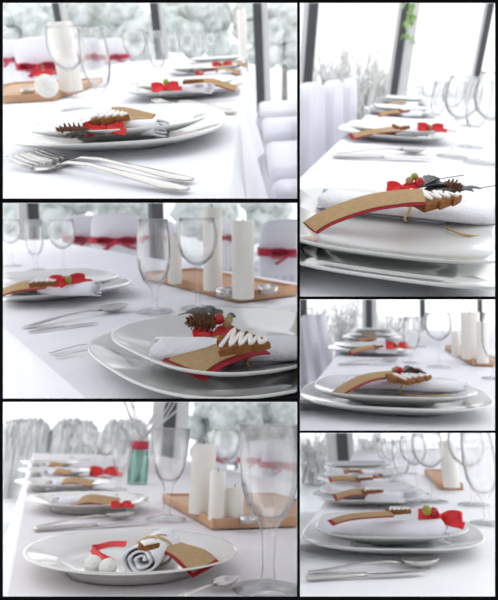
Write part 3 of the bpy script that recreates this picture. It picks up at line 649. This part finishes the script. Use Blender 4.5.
# ================================================================== C: middle left
def scene_C():
    pn = C; xl = pn.T(44, 362).x
    floor(pn, -1.2, 9, -1, 9)
    windows(pn, 5.2, 215, [(27, 38, 'charcoal'), (18, 27, 'pale_frame'), (150, 162, 'charcoal')])
    snow(pn, 5.2)
    shrubs(pn, [(12, 214, 9, 34, 50, 'snowy shrub left of the dark post'), (70, 210, 9, 46, 50, 'snowy shrub behind the pair of chairs, left one'), (120, 208, 10, 46, 50, 'snowy shrub behind the tulip glass'), (205, 214, 9, 56, 50, 'snowy shrub behind the candles'), (262, 212, 9, 46, 50, 'snowy shrub at the top right corner')], 20)
    tablecloth(pn, xl, .84, -1.5, 3.2, .62, 'white tablecloth with its edge running down to the left', seed=4)
    plates(pn, [(.34, .48), (.30, 1.13)])
    cutlery(pn, 'table_spoon', (127, 309), (22, 328), 'silver spoon between the two plates'); cutlery(pn, 'table_knife', (98, 323), (28, 332), 'silver knife beside the spoon')
    cutlery(pn, 'fork', (104, 343), (49, 353.5), 'upper silver fork handle left of the near plate'); cutlery(pn, 'fork', (110, 349), (55, 357.5), 'lower silver fork handle left of the near plate')
    glassware(pn, [(155, 312, 92, FLUTE, 'tall tulip glass left of the wine goblet', 1.25), (198, 309, 90, GOBLET, 'round wine goblet in front of the candles', 1.15), (64, 276, 56, GOBLET, 'distant wine goblet above the far plate', 1.2), (36, 270, 50, FLUTE, 'distant tulip glass near the left post', 1.2), (12, 266, 46, GOBLET, 'distant goblet at the left edge', 1.2)])
    a, b, c = pn.T(239, 303), pn.T(138, 280), pn.T(293, 294)
    tray(pn, a.x, max(c.x, a.x+.13), a.y, b.y, 'wooden tray carrying three white pillar candles')
    candle(pn, 243, 298, 22, 77, 'front white pillar candle on the wooden tray'); candle(pn, 213, 290, 19, 82, 'tallest white pillar candle behind the goblet'); candle(pn, 175, 283, 14, 48, 'shortest white pillar candle behind the glasses')
    tealight(pn, 226, 296, 'silver tealight left of the front candle'); tealight(pn, 268, 293, 'silver tealight right of the front candle')
    for (x, y, w_, d, r) in [(84, 215, 40, 'white covered chair with red sash, left of the pair', .1), (119, 213, 46, 'white covered chair with red sash, right of the pair', -.1), (283, 219, 56, 'white covered chair with red sash at right edge', .2), (224, 220, 30, 'white covered chair hidden behind the candles', 0), (160, 220, 30, 'white covered chair seen through the tulip glass', 0)]:
        rr = pn.L(x, y); p = Vector((0, 0, pn.h))+rr*(.46/w_*F/rr.length)
        chair(pn, (p.x, p.y, -.74), math.atan2(rr.y, rr.x)+math.pi/2+r, d, True, 1.0, .74+p.z)
    d = napkin(pn, (155, 351), (320, 349), .026, 'long rolled white napkin on the near plate', flat=.6, tie=.56)
    cookie(pn, (219, 347), (272, 352), 'iced gingerbread tree cookie on the near napkin', .0535, wid=.75, lean=.42)
    place_tag(pn, [(181, 371, -.05), (208, 354, -.03), (235, 345, -.02), (254, 343, -.01)], .045, 'short wide kraft place card with dark red backing', d, wpx=((165, 360, .02), (197, 382, -.03)), inset=.76, end=.09, shift=-.001)
    sprig(pn, (212, 336), 'pine cone sprig with red ribbon and berries', d+.05, bow=(214, 336, .040, -.1, .0), cone=((217, 323), (186, 321), .0115, .0), berries=[(219, 319, 'red', .0064, 0), (227, 323.5, 'gold', .0052, 0), (229, 319.5, 'green', .0048, .01)], leaves=[((216, 327), (184, 323), .035, .02), ((214, 324), (186, 312), .035, .03), ((218, 322), (203, 308), .03, .03), ((224, 323), (236, 316), .024, .02), ((216, 322), (218, 309), .024, .03)], wires=[[(200, 320, .02), (190, 313, .03), (178, 315, .03)]])
    setting(pn, 1, (98, 288), (45, 287), [(0, 294), (18, 287), (48, 283.5)], (68, 281), ((30, 286), (58, 286)), bs=.05, r=.024, tw=.035)
scene_C()

# ================================================================== D: small middle right
def scene_D():
    pn = D; xl = pn.T(327, 368).x
    floor(pn, -4, 4, .2, 6.4)
    windows(pn, 6.5, 315, [(300, 307, 'charcoal'), (362, 366, 'pale_frame'), (366, 372, 'charcoal'), (372, 377, 'pale_frame'), (420, 425, 'charcoal'), (478, 482, 'charcoal')])
    snow(pn, 6.5)
    for i, (x, y, w_, h_, ds) in enumerate([(320, 314, 36, 26, 'pale leafless shrub behind the nearest chair'), (346, 310, 32, 30, 'pale leafless shrub left of the middle post'), (396, 318, 40, 12, 'low pale leafless shrub right of the middle post')]): bare_bush(pn, x, y, 10+.5*i, w_, h_, ds, seed=40+i)
    tablecloth(pn, xl, xl+1.15, -.3, 4.7, .24, 'white tablecloth under the plate with curved card', seed=5)
    plates(pn, [(.028, .97), (-.02, 2.1), (-.015, 2.95), (-.01, 3.8)])
    cutlery(pn, 'table_knife', (396, 364.5), (338, 365), 'silver knife before the second plate'); cutlery(pn, 'table_spoon', (398, 361.5), (346, 362.5), 'silver spoon before the second plate')
    for i, y in enumerate((2.75, 3.5, 4.3)): chair(pn, (xl-.04, y, -.74), math.pi/2, f'{ORD[i]} white covered chair along the left', False, 1.0, .875)
    glassware(pn, [(439, 367, 54, GOBLET, 'round wine goblet left of the candle tray', 1.25), (412, 363, 46, FLUTE, 'tapered water glass beside the round goblet', 1.25), (397, 344, 26, GOBLET, 'small goblet behind the second plate', 1.2), (404, 345, 27, FLUTE, 'small water glass behind the second plate', 1.25), (390, 336, 20, FLUTE, 'smallest distant water glass', 1.25), (420, 347, 30, GOBLET, 'distant goblet in the middle of table', 1.2), (495, 379, 66, FLUTE, 'water glass cut off at right edge', 1.25)])
    a = pn.T(473, 366); b = pn.T(437, 350); tray(pn, a.x, a.x+.09, a.y, b.y, 'narrow wooden tray with three pale candles')
    candle(pn, 456, 356, 8, 24, 'thin pale candle at the far end of the tray'); candle(pn, 471, 359, 18, 47, 'tall white pillar candle on the narrow tray'); candle(pn, 483, 363, 11, 41, 'white candle at the near end of the tray')
    d = napkin(pn, (346, 383), (466, 388), .027, 'rolled white napkin under the curved card', flat=.5, tie=.48)
    cookie(pn, (390, 383), (432, 380), 'gingerbread cookie lying on the rolled napkin', .049, wid=.65)
    place_tag(pn, [(335, 396, -.06), (350, 386, -.05), (370, 377.5, -.03), (400, 374, -.01)], .03, 'curved kraft place card with red edge', d, wpx=((333, 392, .02), (338, 399, -.02)), shift=-.0015)
    P = [pn.T(x, y, ZP+.004) for x, y in [(402, 394), (430, 396), (455, 393), (469, 388), (462, 386)]]
    solo(MB().tube(cr(P, 5), .0015, 6), 'raffia_strand', 'raffia', pn, 'loose raffia strand curling on the near plate', 'twine', P[0], origin=P[0])
    sprig(pn, (405, 376), 'dark leaf sprig with red and green berries', d-.02, berries=[(400, 370.5, 'red', .0066, -.005), (397, 368.5, 'green', .005, 0), (394.5, 370, 'gold', .005, 0)], cone=((410, 372), (423, 372.5), .008, 0), leaves=[((400, 374), (424, 373), .035, .004), ((402, 373), (414, 368), .03, .01), ((408, 374), (430, 375), .02, .001)])
    setting(pn, 1, (396, 350), (378, 349.5), [(350, 353), (362, 349), (378, 346.5)], (397, 346), ((374, 347.5), (384, 347.5)), bs=.06)
    setting(pn, 2, (384, 340), (374, 340), [(358, 341), (366, 339), (376, 338)], None)
    setting(pn, 3, (380, 334), (371, 334), [(362, 334.5), (368, 333), (375, 333)], None)
scene_D()

# ================================================================== E: bottom left
def scene_E():
    pn = E; xl = pn.T(17, 545).x
    floor(pn, -2.5, 6, .2, 6.4)
    windows(pn, 6.5, 420, [(152, 163, 'pale_frame'), (163, 175, 'charcoal'), (175, 188, 'pale_frame')])
    snow(pn, 6.5)
    for i, (x, w_, ds) in enumerate([(25, 42, 'frosted grey hedge at the left edge'), (75, 42, 'frosted grey hedge in the middle of the left pane'), (125, 42, 'frosted grey hedge behind the bottle vase')]): hedge(pn, x, 436, 11, w_, 28, ds, seed=60+i)
    shrubs(pn, [(205, 424, 10, 36, 60, 'snowy evergreen shrub just right of the post'), (238, 418, 9.5, 42, 60, 'snowy evergreen shrub left of the largest glass'), (270, 420, 10, 42, 60, 'snowy evergreen shrub behind the largest glass'), (294, 424, 9.5, 36, 60, 'snowy evergreen shrub at the right edge')], 70)
    tablecloth(pn, xl, 1.05, -.3, 4.9, .3, 'greyish white tablecloth under the round plates', m='cloth_grey', seed=6)
    rp = lambda a: [(0, .004), (.56*a, .004), (.58*a, 0), (.62*a, 0), (.64*a, .006), (.70*a, .012), (.97*a, .0235), (1.0*a, .0255), (.99*a, .0272), (.96*a, .0262), (.72*a, .0165), (.68*a, .0135), (.63*a, .0085), (.55*a, .007), (0, .007)]
    for i, (x, y) in enumerate([(.153, .842), (.146, 1.46), (.10, 1.95), (.09, 2.5), (.08, 3.1)]):
        solo(MB().lathe(rp(.15), 72, 2.15), 'dinner_plate', 'porcelain_warm', pn, f'{ORD[i]} round white plate with wide rim', 'plate', (x, y, .0012), 0, 'round dinner plates')
    z0 = .0085
    cutlery(pn, 'table_spoon', (133, 517), (34, 527), 'silver spoon behind the nearest plate'); cutlery(pn, 'table_knife', (152, 523), (33, 531), 'silver knife behind the nearest plate')
    cutlery(pn, 'table_spoon', (236, 582), (150, 612), 'silver spoon cut off by the bottom edge', .006); cutlery(pn, 'fork', (60, 541), (25, 546), 'silver fork handle left of the nearest plate')
    glass(pn, 268, 591, 160, TAPER, 'largest faceted wine glass at the right edge', wide=1.1, n=48, facets=True)
    glassware(pn, [(166, 520, 88, TAPER, 'faceted wine glass left of the candles', 1.12), (224, 492, 60, GOBLET, 'goblet behind the tall candle', 1.2), (103, 478, 44, GOBLET, 'blurred goblet behind the second plate', 1.2), (118, 490, 48, TAPER, 'blurred water glass beside the vase', 1.0), (86, 460, 26, GOBLET, 'small distant goblet', 1.2), (94, 468, 32, TAPER, 'small distant water glass', 1.0), (72, 458, 20, TAPER, 'smallest water glass at the far end', 1.0)])
    a = pn.T(212, 530); b = pn.T(172, 501); tray(pn, a.x, a.x+.36, a.y, b.y, 'wooden tray with three candles behind the plate')
    candle(pn, 201, 513, 25, 66, 'tallest ivory pillar candle on the wooden tray'); candle(pn, 216, 520, 16, 46, 'slim ivory candle at the tray corner'); candle(pn, 234, 519, 18, 30, 'short ivory candle right of the slim one')
    tealight(pn, 248, 523, 'silver tealight on the tray behind the large glass')
    c = pn.T(137, 484); k = pn.mpp(c); s = 40*k/.2
    t = thing(pn, 'bottle_vase', 'greenish glass bottle with red band and bare twigs', 'vase', c, 0, None, s)
    part(MB().lathe([(0, .001), (.048, 0), (.05, .01), (.049, .10), (.043, .15), (.036, .19), (.039, .2), (.036, .2), (.033, .19), (.040, .15), (.046, .10), (.046, .012), (0, .008)], 24), 'bottle', 'green_glass', t)
    part(MB().lathe([(.040, .165), (.045, .165), (.042, .205), (.039, .205), (.040, .165)], 24), 'ribbon_band', 'sash_red', t)
    rnd = random.Random(5)
    for i in range(16):
        a0 = rnd.uniform(0, 6.28); q = rnd.uniform(.08, .30); part(MB().tube(cr([(.02*math.cos(a0), .02*math.sin(a0), .01), (.02*math.cos(a0+2), .02*math.sin(a0+2), .18), (q*.5*math.cos(a0), q*.5*math.sin(a0), .33), (q*math.cos(a0), q*math.sin(a0), rnd.uniform(.4, .6))], 4), .0032, 5), 'twig', 'twig', t)
    chair_at(pn, 283, 440, 44, 'white covered chair with red sash behind the large glass', 0); chair_at(pn, 254, 441, 34, 'white covered chair with red sash left of another', .1); chair_at(pn, 216, 444, 26, 'white covered chair with red sash behind the goblet', 0); chair_at(pn, 124, 443, 16, 'small distant white covered chair with red sash', 0)
    for i, y in enumerate((1.15, 1.75, 2.35, 2.95)): chair(pn, (xl-.33, y, -.74), math.pi/2, f'{ORD[i]} pale covered chair at the left table edge', False, 1.0, .62)
    d = napkin(pn, (141, 561), (166, 541), .028, 'rolled napkin with its spiral end facing the viewer', flat=.72, turns=2.8, z=z0, tie=.45)
    place_tag(pn, [(170, 547, .0), (188, 554, -.03), (207, 570, -.06)][::-1], .050, 'wide kraft place card bending over the plate rim', d, wpx=((190, 573, -.06), (224, 569, -.05)), inset=.86, end=.06, shift=.001)
    cookie(pn, (138, 551), (160, 548), 'small gingerbread cookie on top of the spiral napkin', z0+.0415, wid=.6, th=.007)
    for i, (x, y, ds) in enumerate([(92, 574, 'left'), (107, 577, 'right')]):
        c = pn.T(x, y, z0); k = 8.8*pn.mpp(c); solo(MB().sphere((0, 0, k*.97), k, 22, 14, (1, 1, .97)), 'felt_ball', 'felt', pn, f'{ds} of two white felt balls on plate', 'ball', c, 0, 'white felt balls')
    pts = cr([pn.K(x, y, d+dd) for x, y, dd in [(104, 561, -.01), (92, 549, .02), (99, 547, .03), (112, 544, .03), (126, 544, .02)]], 6); pts2 = cr([pn.K(x, y, d+dd) for x, y, dd in [(92, 549, .02), (101, 556, .01), (113, 562, -.01)]], 6)
    solo(MB().strip(pts, .008, .0012, (.2, .5, 1)).strip(pts2, .008, .0012, (.2, .5, 1)), 'red_ribbon', 'red_satin', pn, 'curling red satin ribbon above the felt balls', 'ribbon', pts[0], origin=pts[0])
    for i, n0, n1, tg in [(1, (56, 503), (116, 499), [(72, 504), (90, 499), (118, 503)]), (2, (50, 485), (80, 482), [(58, 484), (72, 480), (92, 484)]), (3, (46, 474), (66, 472), [(52, 473), (58, 471), (70, 473)]), (4, (44, 466), (58, 465), [(46, 466), (52, 464), (62, 466)])]:
        dd = napkin(pn, n0, n1, .026, f'rolled white napkin on the {ORD[i]} round plate', z=z0); place_tag(pn, [(x, y, -.03) for x, y in tg], .04, f'brown place card on the {ORD[i]} round plate', dd)
    sprig(pn, (120, 505), 'small red bow on the second round plate', None, bow=(121, 505, .035, 0, 0)); c = pn.T(104, 476); sprig(pn, (104, 476), 'small red bow on the table in the distance', pn.dep(c), bow=(104, 472, .10, 0, 0))
scene_E()

# ================================================================== F: bottom right
def scene_G():
    pn = G; xl = pn.T(306, 530).x
    floor(pn, -4, 5, .2, 6.4)
    windows(pn, 6.5, 445, [(327, 337, 'pale_frame'), (337, 348, 'charcoal'), (348, 354, 'pale_frame')])
    snow(pn, 6.5)
    for i, (x, w_) in enumerate([(312, 34), (372, 34)]): bare_bush(pn, x, 442, 11, w_, 24, f'pale frosted shrub {"left" if i == 0 else "right"} of the dark post', seed=90+i)
    tablecloth(pn, xl, xl+1.6, -.3, 4.6, .6, 'white tablecloth lightened as overexposed under the blurred plates', m='cloth_overexposed', seed=7)
    plates(pn, [(.01, 1.098), (-.036, 1.65), (-.07, 2.15), (-.09, 2.65)])
    cutlery(pn, 'table_spoon', (440, 565), (308, 573), 'silver spoon in front of the nearest plate'); cutlery(pn, 'table_knife', (425, 573), (306, 580), 'silver knife closest to the bottom edge')
    glassware(pn, [(404, 489, 46, FLUTE, 'tapered glass behind the second plate', 1.25), (418, 494, 56, GOBLET, 'goblet left of the candle box', 1.2), (434, 502, 66, GOBLET, 'large goblet right of the second plate', 1.25), (392, 478, 34, GOBLET, 'small goblet behind the third plate', 1.2), (384, 468, 28, FLUTE, 'smallest distant glass', 1.25), (398, 468, 28, FLUTE, 'slender flute at the back', 1.1), (474, 505, 74, GOBLET, 'wide goblet right of the tray', 1.25), (488, 524, 92, FLUTE, 'tall water glass at the right edge', 1.25), (412, 474, 34, FLUTE, 'small water glass behind the goblets', 1.25)])
    a = pn.T(440, 490.5); b = pn.T(464, 490.5); tray(pn, a.x, b.x, a.y, a.y+.55, 'narrow wooden tray seen end-on')
    candle(pn, 452, 487, 16, 44, 'white pillar candle on the end-on tray')
    d = napkin(pn, (446, 530), (336, 524), .030, 'rolled white napkin on the nearest blurred plate', flat=.7, taper=.6)
    place_tag(pn, [(330, 523, -.03), (352, 517, -.02), (392, 514, -.01)], .022, 'brown place card on the nearest blurred plate', d, tilt=.25)
    sprig(pn, (440, 522), 'bright red bow with green bauble beside nearest napkin', d-.02, bow=(440, 519, .06, -.5, 0), berries=[(427, 510, 'green', .008, 0), (434, 512, 'red', .008, 0)])
    cookie(pn, (386, 514), (412, 514), 'gingerbread cookie on the nearest blurred plate', ZP+.043, wid=.6)
    setting(pn, 1, (402, 497), (368, 496), [(334, 498), (350, 493), (366, 492)], None, ((362, 493), (384, 493)), r=.022)
    setting(pn, 2, (390, 482.5), (362, 482), [(329, 480), (344, 478), (360, 480)], None, ((356, 480), (374, 480)), r=.022)
    sprig(pn, (378, 480), 'dark leafy sprig with red berries on third plate', None, leaves=[((374, 480), (384, 477), .04, 0), ((376, 479), (383, 475), .04, .01)], berries=[(375, 477.5, 'red', .009, -.01), (379, 478, 'gold', .008, -.02), (372, 478, 'green', .007, 0)])
    setting(pn, 3, (376, 473.5), (354, 473), [(344, 472), (352, 470), (362, 471.5)], None, ((348, 472), (360, 472)), r=.022)
scene_G()

# ------------------------------------------------------------------ trim every compartment's contents to its own compartment
bpy.context.view_layer.update()
def planes(pn):
    x0, y0, x1, y1 = pn.rect; e = .55
    x0 -= e; y0 -= e; x1 += e; y1 += e; P = []
    a, b, c, d = ray(x0, y0), ray(x1, y0), ray(x1, y1), ray(x0, y1); m = ray((x0+x1)/2, (y0+y1)/2)
    for u, v in ((a, b), (b, c), (c, d), (d, a)):
        n = u.cross(v).normalized(); n = n if n.dot(m) > 0 else -n; P.append((CAM.copy(), n))
    P.append((CAM+Vector((0, FD+.022, 0)), Vector((0, 1, 0)))); return P
PL = {pn.key: planes(pn) for pn in PANELS}
dead = []
for o in list(bpy.data.objects):
    if o.type != 'MESH' or o.name not in OBJ: continue
    Mw = o.matrix_world; vs = [Mw @ v.co for v in o.data.vertices]; todo = []; gone = not vs
    for p, n in PL[OBJ[o.name].key]:
        ds = [(v-p).dot(n) for v in vs]
        if max(ds) < 0: gone = True; break
        if min(ds) < 0: todo.append((p, n))
    if gone: dead.append(o); continue
    if todo:
        bm = bmesh.new(); bm.from_mesh(o.data); Mi = Mw.inverted(); Nt = Mw.to_3x3().transposed()
        for p, n in todo:
            if not bm.verts: break
            r = bmesh.ops.bisect_plane(bm, geom=bm.verts[:]+bm.edges[:]+bm.faces[:], plane_co=Mi @ p, plane_no=(Nt @ n).normalized(), clear_inner=True, clear_outer=False)
            ce = [g for g in r['geom_cut'] if isinstance(g, bmesh.types.BMEdge) and g.is_valid and g.is_boundary]
            if ce:
                try: bmesh.ops.holes_fill(bm, edges=ce, sides=0)
                except Exception: pass
        if bm.faces: bm.to_mesh(o.data)
        else: dead.append(o)
        bm.free()
for o in dead:
    for ch in o.children: ch.parent = o.parent
for o in dead: bpy.data.objects.remove(o)
while True:
    es = [o for o in bpy.data.objects if o.type == 'EMPTY' and not o.children]
    if not es: break
    for o in es: bpy.data.objects.remove(o)
